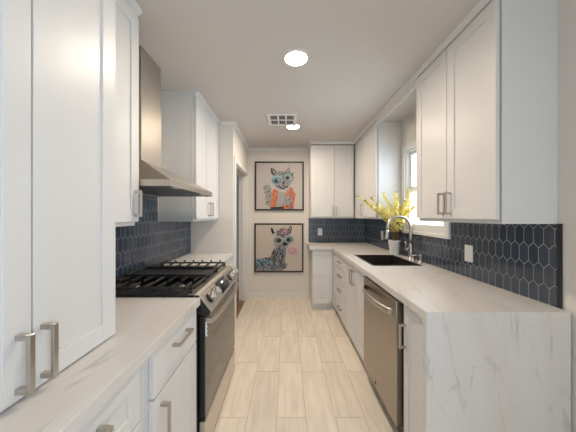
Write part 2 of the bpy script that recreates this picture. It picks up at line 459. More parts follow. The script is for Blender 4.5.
# doorway: jamb lining and casing
b = MB()
b.box(XH - T, XH, DY1 - 0.015, DY1, 0, DZ).box(XH - T, XH, DY0, DY0 + 0.015, 0, DZ).box(XH - T, XH, DY0 + 0.015, DY1 - 0.015, DZ - 0.015, DZ)
b.box(XH - 0.07, XH - 0.05, DY1 - 0.027, DY1 - 0.015, 0, DZ - 0.015)
d = struct(b.build('door_1', M['trim']))
b = MB(frame('+X', XH))
b.box(DY1, DY1 + 0.07, 0, 0.018, 0, DZ + 0.07, 0.003).box(DY0 - 0.07, DY0, 0, 0.018, 0, DZ + 0.07, 0.003).box(DY0, DY1, 0, 0.018, DZ, DZ + 0.07, 0.003)
b.build('casing', M['trim'], d)

# ------------------------------------------------------------------ backsplash of long hexagonal tiles
def clip(poly, a0, a1, c0, c1):
    def cut(P, inside, inter):
        out = []
        for i in range(len(P)):
            p, q = P[i], P[(i + 1) % len(P)]
            if inside(p):
                out.append(p)
                if not inside(q): out.append(inter(p, q))
            elif inside(q): out.append(inter(p, q))
        return out
    def ix(v, ax):
        def go(p, q):
            t = (v - p[ax]) / (q[ax] - p[ax]); r = [p[0] + t * (q[0] - p[0]), p[1] + t * (q[1] - p[1])]; r[ax] = v
            return tuple(r)
        return go
    P = poly
    for ax, v, sgn in ((0, a0, 1), (0, a1, -1), (1, c0, 1), (1, c1, -1)):
        if P: P = cut(P, lambda p: (p[ax] - v) * sgn >= 0, ix(v, ax))
    return P
def backsplash(f, rects, m_tile, m_grout, a_off=0.0):
    b = MB(f); wd, pitch, pt, gap = 0.0505, 0.099, 0.024, 0.0030
    for (a0, a1, c0, c1) in rects:
        b.box(a0, a1, 0.0, 0.0077, c0, c1, m=m_grout)
        r0 = int((c0 - 0.91) / pitch) - 2
        for r in range(r0, int((c1 - 0.91) / pitch) + 2):
            cz = 0.91 + (r + 0.42) * pitch
            for k in range(int(a0 / wd) - 2, int(a1 / wd) + 3):
                ca = k * wd + a_off + (0.5 * wd if r % 2 else 0)
                hw = 0.5 * wd - gap / 2; hh = 0.5 * (pitch + pt) - gap * 0.6; hs = hh - pt + 0.0005
                P = [(ca, cz + hh), (ca + hw, cz + hs), (ca + hw, cz - hs), (ca, cz - hh), (ca - hw, cz - hs), (ca - hw, cz + hs)]
                P = clip(P, a0 + 0.0005, a1 - 0.0005, c0 + 0.0005, c1 - 0.0005)
                if len(P) < 3: continue
                ar = 0.5 * abs(sum(P[i][0] * P[(i + 1) % len(P)][1] - P[(i + 1) % len(P)][0] * P[i][1] for i in range(len(P))))
                if ar < 2e-5: continue
                b.poly_prism(P, 0.0075, 0.0086, m_tile, 0.0007)
    return b
b = backsplash(frame('-X', XR), [(1.15, WY0 - 0.07, CT, ZU), (WY0 - 0.07, WY1 + 0.055, CT, WZ0 - 0.03), (WY1 + 0.055, YB, CT, ZU)], M['tile'], M['grout'])
b.box(1.135, 1.15, 0, 0.011, CT, ZU + 0.002, m=M['edge'])
o = struct(b.build('trim_backsplash_right'))
b = backsplash(frame('-Y', YB), [(0.385, XR - 0.009, CT, ZU)], M['tile'], M['grout'])
b.box(0.375, 0.385, 0, 0.011, CT, ZU + 0.002, m=M['edge'])
struct(b.build('trim_backsplash_back'))
b = backsplash(frame('+X', XL), [(0.30, 1.30, CT, ZU - 0.013), (1.30, 2.10, CT, 1.66), (2.10, YJ, CT, ZU - 0.013)], M['tile'], M['grout'], 0.012)
struct(b.build('trim_backsplash_left'))

# ------------------------------------------------------------------ cabinets
def shaker(f, a0, a1, z0, z1, th=0.02, st=0.062, parent=None, name='door', slab=False):
    """Door or drawer front lying on the cabinet face: out = -th..0 of frame f."""
    b = MB(f)
    if slab:
        b.box(a0, a1, -th, 0, z0, z1, 0.002)
    else:
        b.box(a0, a0 + st, -th, 0, z0, z1, 0.0008).box(a1 - st, a1, -th, 0, z0, z1, 0.0008)
        b.box(a0 + st, a1 - st, -th, 0, z1 - st, z1, 0.0008).box(a0 + st, a1 - st, -th, 0, z0, z0 + st, 0.0008)
        b.box(a0 + st - 0.002, a1 - st + 0.002, -th + 0.002, -0.0065, z0 + st - 0.002, z1 - st + 0.002)
    return b.build(name, M['cab'], parent)
def pull(f, a, z, parent, vert=True, ln=0.14, out=0.036, t=0.0135):
    """Square bar pull: two posts and a bar."""
    h = ln / 2; b = MB(f)
    for s in (-1, 1):
        q = s * (h - t / 2)
        if vert: b.box(a - t / 2, a + t / 2, 0, out - 0.009, z + q - t / 2, z + q + t / 2, 0.0006)
        else: b.box(a + q - t / 2, a + q + t / 2, 0, out - 0.009, z - t / 2, z + t / 2, 0.0006)
    if vert: b.box(a - t / 2, a + t / 2, out - 0.009, out, z - h, z + h, 0.0008)
    else: b.box(a - h, a + h, out - 0.009, out, z - t / 2, z + t / 2, 0.0008)
    return b.build('pull', M['nickel'], parent)
def base_body(f, a0, a1, depth, parent, top=0.869, th=0.02, rails=(), gap=0.0005):
    """Carcass with an open top, face frame and recessed toe board; face at out = -th."""
    b = MB(f); a0 += gap; a1 -= gap
    b.box(a0, a0 + 0.018, -depth, -th - 0.018, 0.09, top).box(a1 - 0.018, a1, -depth, -th - 0.018, 0.09, top)
    b.box(a0 + 0.018, a1 - 0.018, -depth, -th - 0.018, 0.09, 0.108).box(a0 + 0.018, a1 - 0.018, -depth, -depth + 0.012, 0.108, top)
    st = 0.050
    b.box(a0, a0 + st, -th - 0.018, -th - 0.0005, 0.09, top).box(a1 - st, a1, -th - 0.018, -th - 0.0005, 0.09, top)
    for z0, z1 in ((0.09, 0.115), (top - 0.03, top)) + tuple(rails): b.box(a0 + st, a1 - st, -th - 0.018, -th - 0.0005, z0, z1)
    b.box(a0, a1, -0.075, -0.06, 0.0, 0.09)
    b.box(a0, a0 + 0.018, -depth, -0.075, 0.0, 0.09).box(a1 - 0.018, a1, -depth, -0.075, 0.0, 0.09)
    return b.build('body', M['cab'], parent)

fR, fL = frame('-X', FR), frame('+X', FL)
dR, dL = XR - FR - 0.002, FL - XL - 0.002
# --- run under the sink counter
c = thing('base_cabinet', (FR + 0.3, 1.24, 0), 'narrow white base cabinet between the dishwasher and the marble end panel', 'cabinet', 'base cabinets along the sink wall')
base_body(fR, 1.126, 1.358, dR, c)
d = shaker(fR, 1.15, 1.345, 0.10, 0.862, st=0.05, parent=c); pull(fR, 1.322, 0.685, d, ln=0.135)
c = thing('base_cabinet', (FR + 0.3, 2.3, 0), 'white sink base cabinet with two doors under the sink', 'cabinet', 'base cabinets along the sink wall')
base_body(fR, 1.985, 2.70, dR, c)
shaker(fR, 1.99, 2.335, 0.10, 0.862, parent=c); shaker(fR, 2.341, 2.694, 0.10, 0.862, parent=c)
for ch, a in zip([o for o in c.children if o.name.startswith('door')], (2.303, 2.373)): pull(fR, a, 0.745, ch)
c = thing('drawer_cabinet', (FR + 0.3, 2.93, 0), 'white base cabinet with a stack of four drawers near the inner corner', 'cabinet', 'base cabinets along the sink wall')
base_body(fR, 2.70, 3.22, dR, c, rails=((0.69, 0.70), (0.52, 0.53), (0.35, 0.36)))
for z0, z1 in ((0.705, 0.862), (0.535, 0.697), (0.365, 0.527), (0.10, 0.357)):
    d = shaker(fR, 2.708, 3.19, z0, z1, parent=c, name='drawer', slab=True); pull(fR, 2.90, min(0.5 * (z0 + z1), z1 - 0.075), d, vert=False)
c = thing('corner_cabinet', (0.85, 3.6, 0), 'white corner base cabinet with one door beneath the end of the counter', 'cabinet', 'base cabinets along the sink wall')
fB = frame('-Y', 3.385)
base_body(fB, 0.376, XR - 0.002, YB - 3.385 - 0.002, c)
MB(fR).box(3.2205, 3.404, -0.038, -0.004, 0.09, 0.869).build('filler', M['cab'], c)
MB(fB).box(0.657, 0.700, -0.0215, -0.0195, 0.09, 0.869).build('filler', M['cab'], c)
shaker(fB, 0.380, 0.655, 0.10, 0.862, parent=c, st=0.055)

# --- dishwasher
c = thing('dishwasher', (FR + 0.3, 1.67, 0), 'stainless steel dishwasher built in beneath the sink counter', 'dishwasher')
y0, y1 = 1.365, 1.979
MB(fR).box(y0, y1, -0.62, -0.021, 0.09, 0.868, 0.003).box(y0 + 0.01, y1 - 0.01, -0.60, -0.06, 0.0, 0.09).build('tub', M['black'], c)
d = MB(fR).box(y0 + 0.026, y1 - 0.006, -0.020, 0.022, 0.115, 0.855, 0.006, seg=2).build('door', M['steelv'], c)
b = MB(fR); n = 18
pts = []
for i in range(n + 1):
    t = i / n
    pts.append((y0 + 0.060 + (y1 - y0 - 0.11) * t, 0.026 + 0.052 * math.sin(PI * t) ** 0.55, 0.776))
b.loft([[(a, o - 0.007, z - 0.017), (a, o + 0.004, z - 0.019), (a, o + 0.009, z - 0.010), (a, o + 0.009, z + 0.010), (a, o + 0.004, z + 0.019), (a, o - 0.007, z + 0.017)] for a, o, z in pts], smooth=True)
b.build('handle', M['nickel'], c)
MB(fR).lathe((1.707, 0.0215, 0.157), [(0.011, 0), (0.011, 0.002), (0.008, 0.003)], axis=(0, 1, 0)).build('badge', M['slot'], c)
MB(fR).box(y0 + 0.004, y1 - 0.004, -0.05, -0.035, 0.012, 0.108).build('kick_plate', M['black'], c)

# --- countertop with waterfall end
c = thing('countertop', (1.0, 1.1, 0), 'white veined marble worktop around the sink, falling to the floor at its end', 'countertop')
SX0, SX1, SY0, SY1 = 0.785, 1.19, 2.12, 2.655
xs = [0.335, 0.646, SX0, SX1, XR - 0.010]; ys = [1.094, SY0, SY1, 3.36, YB - 0.0005]
def has(i, j):
    if not (0 <= i < 4 and 0 <= j < 4): return False
    if i == 0: return j == 3
    return not (i == 2 and j == 1)
def slab(xs, ys, has, z0, z1):
    b = MB(); V = {}
    def v(i, j, z):
        if (i, j, z) not in V: V[(i, j, z)] = b.bm.verts.new((xs[i], ys[j], z))
        return V[(i, j, z)]
    nx, ny = len(xs) - 1, len(ys) - 1
    for i in range(nx):
        for j in range(ny):
            if not has(i, j): continue
            b.bm.faces.new((v(i, j, z1), v(i + 1, j, z1), v(i + 1, j + 1, z1), v(i, j + 1, z1)))
            b.bm.faces.new((v(i, j, z0), v(i, j + 1, z0), v(i + 1, j + 1, z0), v(i + 1, j, z0)))
            for (di, dj, p, q) in ((-1, 0, (i, j), (i, j + 1)), (1, 0, (i + 1, j), (i + 1, j + 1)), (0, -1, (i, j), (i + 1, j)), (0, 1, (i, j + 1), (i + 1, j + 1))):
                if not has(i + di, j + dj): b.bm.faces.new((v(*p, z0), v(*q, z0), v(*q, z1), v(*p, z1)))
    return b
slab(xs, ys, has, 0.87, CT).build('worktop', M['marble'], c)
MB().box(0.646, XR - 0.010, 1.094, 1.124, 0.0, 0.8699).build('waterfall_panel', M['marble'], c)

# --- sink, faucet, soap dispenser
c = thing('sink', (1.0, 2.39, 0.70), 'dark brown single bowl sink set into the marble worktop', 'sink')
b = MB(); r = 0.012; zb = 0.70
b.box(SX0 - 0.018, SX0 + 0.006, SY0 - 0.018, SY1 + 0.018, CT + 0.0005, CT + 0.004, 0.001).box(SX1 - 0.006, SX1 + 0.018, SY0 - 0.018, SY1 + 0.018, CT + 0.0005, CT + 0.004, 0.001)
b.box(SX0 + 0.006, SX1 - 0.006, SY0 - 0.018, SY0 + 0.006, CT + 0.0005, CT + 0.004, 0.001).box(SX0 + 0.006, SX1 - 0.006, SY1 - 0.006, SY1 + 0.018, CT + 0.0005, CT + 0.004, 0.001)
b.build('rim', M['sinksteel'], c)
b = MB(); t = 0.003; e = 0.003
b.box(SX0 + e, SX0 + e + t, SY0 + e, SY1 - e, zb, CT).box(SX1 - e - t, SX1 - e, SY0 + e, SY1 - e, zb, CT)
b.box(SX0 + e + t, SX1 - e - t, SY0 + e, SY0 + e + t, zb, CT).box(SX0 + e + t, SX1 - e - t, SY1 - e - t, SY1 - e, zb, CT)
b.box(SX0 + e + t, SX1 - e - t, SY0 + e + t, SY1 - e - t, zb, zb + t)
b.build('bowl', M['sinksteel'], c)
MB().lathe((1.03, 2.40, zb + t), [(0.045, 0), (0.045, 0.003), (0.034, 0.004), (0.030, 0.001), (0.004, 0.001)]).build('drain', M['nickel'], c)

c = thing('faucet', (1.258, 2.40, CT), 'tall brushed nickel gooseneck faucet arching over the sink', 'faucet')
b = MB(); b.lathe((1.258, 2.40, CT), [(0.029, 0.0), (0.029, 0.006), (0.021, 0.010), (0.0195, 0.05), (0.0195, 0.145), (0.016, 0.155), (0.0125, 0.165)])
b.build('base', M['nickel'], c)
cz = CT + 0.318; R = 0.118; xc = 1.258 - R
pts = [(1.258, 2.40, CT + 0.160), (1.258, 2.40, CT + 0.22), (1.258, 2.40, CT + 0.28)]
for i in range(0, 19):
    th = math.radians(i * 10.4); pts.append((xc + R * math.cos(th), 2.40, cz + R * math.sin(th)))
MB().tube(pts, 0.0140, seg=14).build('spout', M['nickel'], c)
pe = Vector(pts[-1]); dr = Vector((-0.10, 0, -1)).normalized()
MB().tube([pe - dr * 0.005, pe + dr * 0.02, pe + dr * 0.05, pe + dr * 0.085, pe + dr * 0.10], [0.0125, 0.015, 0.0165, 0.0205, 0.0195], seg=14).build('spray_head', M['nickel'], c)
b = MB(); b.tube([(1.242, 2.40, CT + 0.105), (1.205, 2.395, CT + 0.105)], 0.016).tube([(1.212, 2.395, CT + 0.11), (1.205, 2.392, CT + 0.15), (1.198, 2.390, CT + 0.185)], [0.008, 0.0075, 0.009])
b.build('lever', M['nickel'], c)
c = thing('soap_dispenser', (1.262, 2.235, CT), 'short nickel soap pump on the worktop near the faucet', 'soap dispenser')
MB().lathe((1.262, 2.235, CT), [(0.021, 0), (0.021, 0.005), (0.013, 0.009), (0.012, 0.05), (0.016, 0.055), (0.016, 0.075), (0.010, 0.08)]).build('base', M['nickel'], c)
MB().tube([(1.262, 2.235, CT + 0.07), (1.22, 2.235, CT + 0.073), (1.185, 2.235, CT + 0.064)], [0.008, 0.0075, 0.0065]).build('nozzle', M['nickel'], c)
c = thing('air_gap', (1.235, 2.312, CT), 'low nickel air gap cap beside the faucet base', 'sink fitting')
MB().lathe((1.235, 2.312, CT), [(0.019, 0), (0.019, 0.004), (0.014, 0.007), (0.0135, 0.034), (0.010, 0.039)]).build('cap', M['nickel'], c)

# --- potted forsythia
c = thing('potted_forsythia', (1.240, 2.724, CT), 'white pot of yellow flowering forsythia branches on the worktop behind the sink', 'potted plant')
px, py, pz = 1.240, 2.724, CT
MB().lathe((px, py, pz), [(0.046, 0), (0.048, 0.003), (0.065, 0.155), (0.067, 0.158), (0.066, 0.162), (0.060, 0.161), (0.058, 0.145), (0.02, 0.143)]).build('pot', M['pot'], c)
MB().lathe((px, py, pz + 0.143), [(0.058, 0.0005), (0.045, 0.006), (0.02, 0.009), (0.002, 0.010)]).build('soil', M['soil'], c)
K = py / 238.0
def at(u, v, y): return Vector(((u - 286) * y / 238.0, y, 1.355 - (v - 215.5) * y / 238.0))
rnd = random.Random(11)
tips = [(358, 196, 2.56), (364, 200, 2.58), (371, 198, 2.58), (377, 205, 2.52), (383, 194, 2.60), (395, 192, 2.56), (398, 199, 2.58), (407, 201, 2.42), (411, 188, 2.36), (415, 194, 2.32), (417, 204, 2.28), (408, 209, 2.40), (390, 206, 2.55), (401, 207, 2.50), (366, 203, 2.50), (384, 208, 2.48)]
def flower(b, p, n, r):
    n = n.normalized(); u = n.orthogonal().normalized(); a0 = rnd.random() * PI
    u = (u * math.cos(a0) + n.cross(u) * math.sin(a0)); w = n.cross(u)
    for q in range(4):
        d1 = u * math.cos(q * PI / 2) + w * math.sin(q * PI / 2); s1 = n.cross(d1)
        P = [p, p + d1 * r * 0.55 + s1 * r * 0.30 + n * r * 0.15, p + d1 * r + n * r * 0.42, p + d1 * r * 0.55 - s1 * r * 0.30 + n * r * 0.15]
        fc = b.bm.faces.new([b.bm.verts.new(k) for k in P]); fc.material_index = b.mi(M['bloom'])
for i, (u, v, y) in enumerate(tips):
    tip = at(u, v, y)
    a = rnd.random() * 2 * PI
    p0 = Vector((px + 0.025 * math.cos(a), py + 0.025 * math.sin(a), pz + 0.150))
    p1 = Vector((px + 0.03 * math.cos(a), py - 0.09, pz + 0.34))
    p2 = p1.lerp(tip, 0.55) + Vector((0, 0, 0.012))
    C = []
    for k in range(15):
        t = k / 14; q = 1 - t
        C.append(p0 * q ** 3 + p1 * 3 * q * q * t + p2 * 3 * q * t * t + tip * t ** 3)
    br = MB().tube(C, [0.0026 - 0.0014 * k / 14 for k in range(15)], seg=6).build('branch', M['twig'], c)
    b = MB(); b.mi(M['bloom']); b.mi(M['leaf'])
    for k in range(52):
        t = (0.42 if i % 3 else 0.20) + (0.57 if i % 3 else 0.79) * rnd.random() ** 0.9
        x = t * 14; j = min(int(x), 13); p = C[j].lerp(C[j + 1], x - j)
        d1 = Vector((rnd.uniform(-1, 1), rnd.uniform(-1, 1), rnd.uniform(-0.6, 1)))
        if d1.length < 0.1: continue
        d1.normalize(); sp = 0.019 * (1.15 - 0.55 * t)
        flower(b, p + d1 * sp * rnd.random(), d1 + Vector((0, -0.5, 0.2)), rnd.uniform(0.014, 0.022))
    for k in range(4):
        p = tip + Vector((rnd.uniform(-.01, .01), rnd.uniform(-.01, .01), rnd.uniform(-.012, .006)))
        d1 = Vector((rnd.uniform(-1, 1), rnd.uniform(-1, 0.3), rnd.uniform(-0.2, 1))).normalized(); s1 = d1.orthogonal().normalized() * 0.006
        fc = b.bm.faces.new([b.bm.verts.new(q) for q in (p, p + d1 * 0.014 + s1, p + d1 * 0.032, p + d1 * 0.014 - s1)]); fc.material_index = b.mi(M['leaf'])
    b.build('blossom', None, br)

# --- uppers on the sink wall and end wall
ZT = 2.428
def upper(f, a0, a1, depth, label, doors, group, z0=ZU, ztop=ZT, name='wall_cabinet', st=0.062, filler=None, pulls=True):
    """doors = [(a0, a1, along position of its pull)]; door front at out = 0."""
    mid = f @ Vector((0.5 * (a0 + a1), -0.5 * depth, z0)); c = thing(name, mid, label, 'cabinet', group)
    b = MB(f); b.box(a0 + 0.004, a1 - 0.001, -depth, -0.045, z0 + 0.001, ztop - 0.001)
    b.box(a0, a1, -0.045, -0.026, z0, ztop - 0.001, 0.001)
    b.build('body', M['cab'], c)
    for e0, e1, pa in doors:
        d = shaker(f, e0, e1, z0 + 0.022, ztop - 0.010, parent=c, st=st)
        if pa is not None: pull(f, pa, z0 + 0.022 + 0.096, d)
    return c
fU = frame('-X', UR); dU = XR - UR - 0.001
upper(fU, 1.152, 1.868, dU, 'white two door wall cabinet over the worktop end, before the window', [(1.158, 1.510, 1.478), (1.514, 1.862, 1.546)], 'wall cabinets on the sink side')
upper(fU, 2.695, 3.60, dU, 'white wall cabinet between the window and the inner corner', [(2.702, 3.20, 3.165)], 'wall cabinets on the sink side')
fV = frame('-Y', 3.60)
upper(fV, 0.375, UR + 0.0195, YB - 3.60 - 0.001, 'white two door wall cabinet on the end wall beside the framed pictures', [(0.381, 0.728, 0.700), (0.733, 1.015, 0.761)], 'wall cabinets on the sink side')
# fascia and crown over these
def board(n, boxes, pts):
    b = MB()
    for q in boxes: b.box(*q)
    h = 0.056; q = 0.7
    b.loft([[(x + ox * p[0] * 0.5, y + oy * p[0] * 0.5, ZC - h * q + p[1] * q) for p in CROWN] for (x, y), (ox, oy) in pts])
    return struct(b.build('trim_%d' % n, M['cab']))
board(2, [(UR + 0.002, UR + 0.02, 1.152, 3.58, ZT, ZC), (UR + 0.0025, UR + 0.0195, 1.8685, 2.6945, 2.370, ZT)], [((UR + 0.005, 1.152), (-1, 0)), ((UR + 0.005, 3.585), (-1, -1)), ((0.375, 3.585), (-1, -1)), ((0.375, YB), (-1, 0))])
struct(MB().box(0.376, UR + 0.002, 3.582, 3.60, ZT, ZC).build('trim_3', M['cab']))
struct(MB().box(UR + 0.021, XR, 1.8695, 2.694, 2.422, ZC - 0.001).build('trim_8', M['ceil']))
struct(MB().box(UR + 0.02, XR, 1.152, 1.17, ZT, ZC).build('trim_4', M['cab']))

# ------------------------------------------------------------------ left side
c = thing('base_cabinet', (-0.8, 1.06, 0), 'white base cabinet with one drawer over one door beside the range', 'cabinet', 'base cabinets on the range side')
base_body(fL, 0.812, 1.292, dL, c, rails=((0.66, 0.69),))
d = shaker(fL, 0.858, 1.262, 0.690, 0.866, parent=c, name='drawer', slab=True); pull(fL, 1.065, 0.812, d, vert=False, ln=0.145)
d = shaker(fL, 0.858, 1.262, 0.10, 0.683, parent=c); pull(fL, 0.905, 0.570, d, ln=0.15)
c = thing('base_cabinet', (-0.8, 0.4, 0), 'white base cabinet with a panelled drawer front closest to the camera', 'cabinet', 'base cabinets on the range side')
base_body(fL, -0.40, 0.811, dL, c, rails=((0.66, 0.69),))
d = shaker(fL, 0.20, 0.776, 0.690, 0.866, parent=c, name='drawer', st=0.05); pull(fL, 0.535, 0.815, d, vert=False, ln=0.145)
d = shaker(fL, -0.38, 0.19, 0.690, 0.866, parent=c, name='drawer', st=0.05); pull(fL, -0.1, 0.812, d, vert=False, ln=0.145)
for a0, a1, p in ((0.20, 0.484, 0.45), (0.490, 0.776, 0.53), (-0.38, -0.098, -0.13), (-0.092, 0.19, -0.06)):
    d = shaker(fL, a0, a1, 0.10, 0.683, parent=c); pull(fL, p, 0.58, d)
c = thing('base_cabinet', (-0.8, 2.45, 0), 'white base cabinet beyond the range, against the return wall', 'cabinet', 'base cabinets on the range side')
fF = frame('+X', -0.635)
base_body(fF, 2.072, YJ - 0.002, -0.635 - XL - 0.002, c)
shaker(fF, 2.08, 2.445, 0.10, 0.862, parent=c); shaker(fF, 2.45, YJ - 0.01, 0.10, 0.862, parent=c)
CX = -0.465
tag(MB().box(XL + 0.0005, CX, -0.42, 1.292, 0.87, CT, 0.0015).build('countertop', M['marble']), 'white veined marble worktop in front of the range, under the tall doors', 'countertop', 'worktops on the range side')
tag(MB().box(XL + 0.0005, -0.618, 2.070, YJ - 0.0005, 0.87, CT, 0.0015).build('countertop', M['marble']), 'short white marble worktop beyond the range', 'countertop', 'worktops on the range side')

# hutch standing on the counter
HX = -0.635; fH = frame('+X', HX)
c = thing('hutch_cabinet', (-0.88, 0.45, CT), 'tall white two door cabinet standing on the worktop, closest to the camera', 'cabinet')
MB(fH).box(-0.30, 0.889, XL - HX + 0.010, -0.0205, CT + 0.0005, ZT, 0.001).build('body', M['cab'], c)
for a0, a1, p in ((0.305, 0.5935, 0.563), (0.5985, 0.887, 0.621)):
    d = shaker(fH, a0, a1, CT + 0.006, ZT - 0.02, parent=c, st=0.060); pull(fH, p, 1.004, d, ln=0.140, out=0.036)
shaker(fH, -0.28, 0.300, CT + 0.006, ZT - 0.02, parent=c)
# shallow uppers either side of the hood
fW = frame('+X', UL); dW = UL - XL - 0.001
upper(fW, 0.891, 1.300, dW - 0.0, 'white one door wall cabinet between the tall cabinet and the range hood', [(0.90, 1.294, 1.262)], 'wall cabinets on the range side', z0=1.300)
upper(fW, 2.120, YJ - 0.001, dW, 'white two door wall cabinet beyond the range hood', [(2.127, 2.474, 2.440), (2.479, YJ - 0.008, 2.512)], 'wall cabinets on the range side', z0=1.300)
def lcrown(n, y0, y1):
    b = MB(); q = 0.7
    b.box(XL + 0.002, UL - 0.026, y0, y1, ZT, ZC - 0.0005)
    b.loft([[(UL - 0.026 + p[0] * 1.1, y, ZC - 0.056 * q + p[1] * q) for p in CROWN] for y in (y0, y1)])
    return struct(b.build('trim_%d' % n, M['cab']))
lcrown(5, 0.889, 1.300); lcrown(6, 2.120, YJ - 0.001)
struct(MB().box(XL + 0.01, HX - 0.01, -0.30, 0.889, ZT, ZC - 0.0005).build('trim_7', M['cab']))

# --- range hood
c = thing('range_hood', (-0.9, 1.68, 1.517), 'stainless steel chimney hood mounted over the gas range', 'range hood')
y0, y1, xf, xb, z0, z1, z2 = 1.305, 2.055, -0.636, XL + 0.0095, 1.518, 1.554, 1.722
cy0, cy1, cxf = 1.555, 1.805, -0.945
b = MB()
b.loft([[(xb, y0, z0), (xf, y0, z0), (xf, y1, z0), (xb, y1, z0)], [(xb, y0, z1), (xf, y0, z1), (xf, y1, z1), (xb, y1, z1)], [(xb, cy0, z2), (cxf, cy0, z2), (cxf, cy1, z2), (xb, cy1, z2)]], caps=False)
b.bm.faces.new([b.bm.verts.new(p) for p in ((xb, y0, z0 + 0.012), (xf, y0, z0 + 0.012), (xf, y1, z0 + 0.012), (xb, y1, z0 + 0.012))])
b.build('canopy', M['steel'], c)
MB().box(XL + 0.001, cxf, cy0, cy1, z2 - 0.001, 2.14, 0.001).box(XL + 0.001, cxf - 0.004, cy0 + 0.004, cy1 - 0.004, 2.14, ZC - 0.001).build('chimney', M['steel'], c)
b = MB()
for k in range(2):
    a0 = y0 + 0.03 + k * 0.35
    b.box(xb + 0.06, xf - 0.06, a0, a0 + 0.335, z0 + 0.004, z0 + 0.010)
    for q in range(15): b.box(xb + 0.075, xf - 0.075, a0 + 0.016 + q * 0.021, a0 + 0.026 + q * 0.021, z0 + 0.001, z0 + 0.004)
b.build('filter', M['filt'], c)
for q in range(5): MB().lathe((xf, 1.60 + q * 0.035, 0.5 * (z0 + z1)), [(0.007, 0), (0.007, 0.003), (0.005, 0.004)], axis=(1, 0, 0), seg=14).build('button', M['nickel'], c)
for yy in (1.45, 1.91): MB().lathe((xf - 0.035, yy, z0 + 0.002), [(0.024, 0.006), (0.024, 0), (0.004, 0)], seg=18).build('lamp', M['plate'], c)

# --- gas range
c = thing('gas_range', (-0.8, 1.68, 0), 'slide-in stainless gas range with black grates between the worktops', 'range')
ry0, ry1 = 1.298, 2.062; xd = -0.445
MB().box(XL + 0.03, -0.483, ry0 + 0.002, ry1 - 0.002, 0.03, 0.905, 0.002).box(XL + 0.05, -0.53, ry0 + 0.03, ry1 - 0.03, 0.0, 0.03).build('body', M['black'], c)
b = MB(); b.box(XL + 0.0095, -0.500, ry0 - 0.004, ry1 + 0.004, 0.9105, 0.922, 0.003)
b.box(XL + 0.0095, XL + 0.045, ry0, ry1, 0.922, 0.934, 0.003)
b.build('cooktop', M['black'], c)
# slanted control panel
b = MB()
prof = [(-0.540, 0.9225), (-0.495, 0.926), (-0.478, 0.920), (-0.410, 0.830), (-0.418, 0.812), (-0.482, 0.812), (-0.482, 0.905), (-0.540, 0.9225)]
prof = prof[:-1]
b.loft([[(x, y, z) for x, z in prof] for y in (ry0, ry1)], M['steel'])
b.loft([[(x, y, z) for x, z in [(-0.500, 0.915)] + prof[2:]] for y in (ry0 - 0.0035, ry0 - 0.0003)], M['black'])
p = b.build('control_panel', None, c)
A, B = Vector((-0.478, 0, 0.920)), Vector((-0.410, 0, 0.830)); dn = (B - A).normalized(); nn = Vector((-dn.z, 0, dn.x)) * (1 if -dn.z > 0 else -1)
def onp(t, y, o=0.0): q = A + (B - A) * t + nn * o; return Vector((q.x, y, q.z))
def slabp(t0, t1, ya, yb, o0, o1, m=None, b=None):
    b = b or MB(); b.loft([[onp(t0, ya, o), onp(t1, ya, o), onp(t1, yb, o), onp(t0, yb, o)] for o in (o0, o1)], m); return b
s = slabp(0.12, 0.88, 1.565, 1.775, 0.0003, 0.003).build('display', M['display'], p)
b = MB()
for k, yy in enumerate((1.655, 1.665, 1.678, 1.688)): slabp(0.32, 0.42, yy, yy + 0.006, 0.0031, 0.0036, None, b)
b.build('digits', M['digits'], s)
for yy in (1.385, 1.475, 1.855, 1.930, 2.005):
    kb = MB().lathe(onp(0.5, yy), [(0.030, 0.0003), (0.030, 0.006), (0.026, 0.008)], axis=nn).build('knob_bezel', M['black'], p)
    b = MB(); b.lathe(onp(0.5, yy), [(0.0265, 0.0085), (0.0245, 0.036), (0.021, 0.039)], axis=nn)
    q = [onp(0.5, yy) + nn * h for h in (0.038, 0.046)]
    b.loft([[q0 - dn * 0.020 + Vector((0, -0.005, 0)), q0 + dn * 0.020 + Vector((0, -0.005, 0)), q0 + dn * 0.020 + Vector((0, 0.005, 0)), q0 - dn * 0.020 + Vector((0, 0.005, 0))] for q0 in q])
    b.build('knob', M['nickel'], kb)
# oven door, handle, drawer
b = MB(frame('+X', xd))
d = MB(frame('+X', xd)).box(ry0 + 0.012, ry1 - 0.004, -0.034, -0.002, 0.232, 0.800, 0.003, m=M['black']).box(ry0 + 0.014, ry1 - 0.006, -0.002, 0.001, 0.234, 0.798, m=M['glass']).build('oven_door', None, c)
b = MB(frame('+X', xd)); n = 16; pts = []
for i in range(n + 1):
    t = i / n; pts.append((ry0 + 0.03 + (ry1 - ry0 - 0.06) * t, 0.030 + 0.024 * math.sin(PI * t) ** 0.7, 0.770))
b.loft([[(a, o - 0.006, z - 0.014), (a, o + 0.006, z - 0.014), (a, o + 0.010, z), (a, o + 0.006, z + 0.014), (a, o - 0.006, z + 0.014)] for a, o, z in pts], smooth=False)
for a in (ry0 + 0.022, ry1 - 0.050): b.box(a, a + 0.028, 0.0012, 0.034, 0.755, 0.787, 0.002)
b.build('handle', M['steel'], d)
b = MB(frame('+X', xd)); b.box(ry0 + 0.012, ry0 + 0.030, 0.0012, 0.010, 0.690, 0.765, m=M['plate'])
for k in range(3): b.box(ry0 + 0.015, ry0 + 0.027, 0.010, 0.011, 0.697 + k * 0.023, 0.712 + k * 0.023, m=M['slot'])
b.build('vent', None, d)
MB(frame('+X', xd)).box(ry0 + 0.012, ry1 - 0.004, -0.034, 0.002, 0.035, 0.214, 0.004).build('warming_drawer', M['satin'], c)
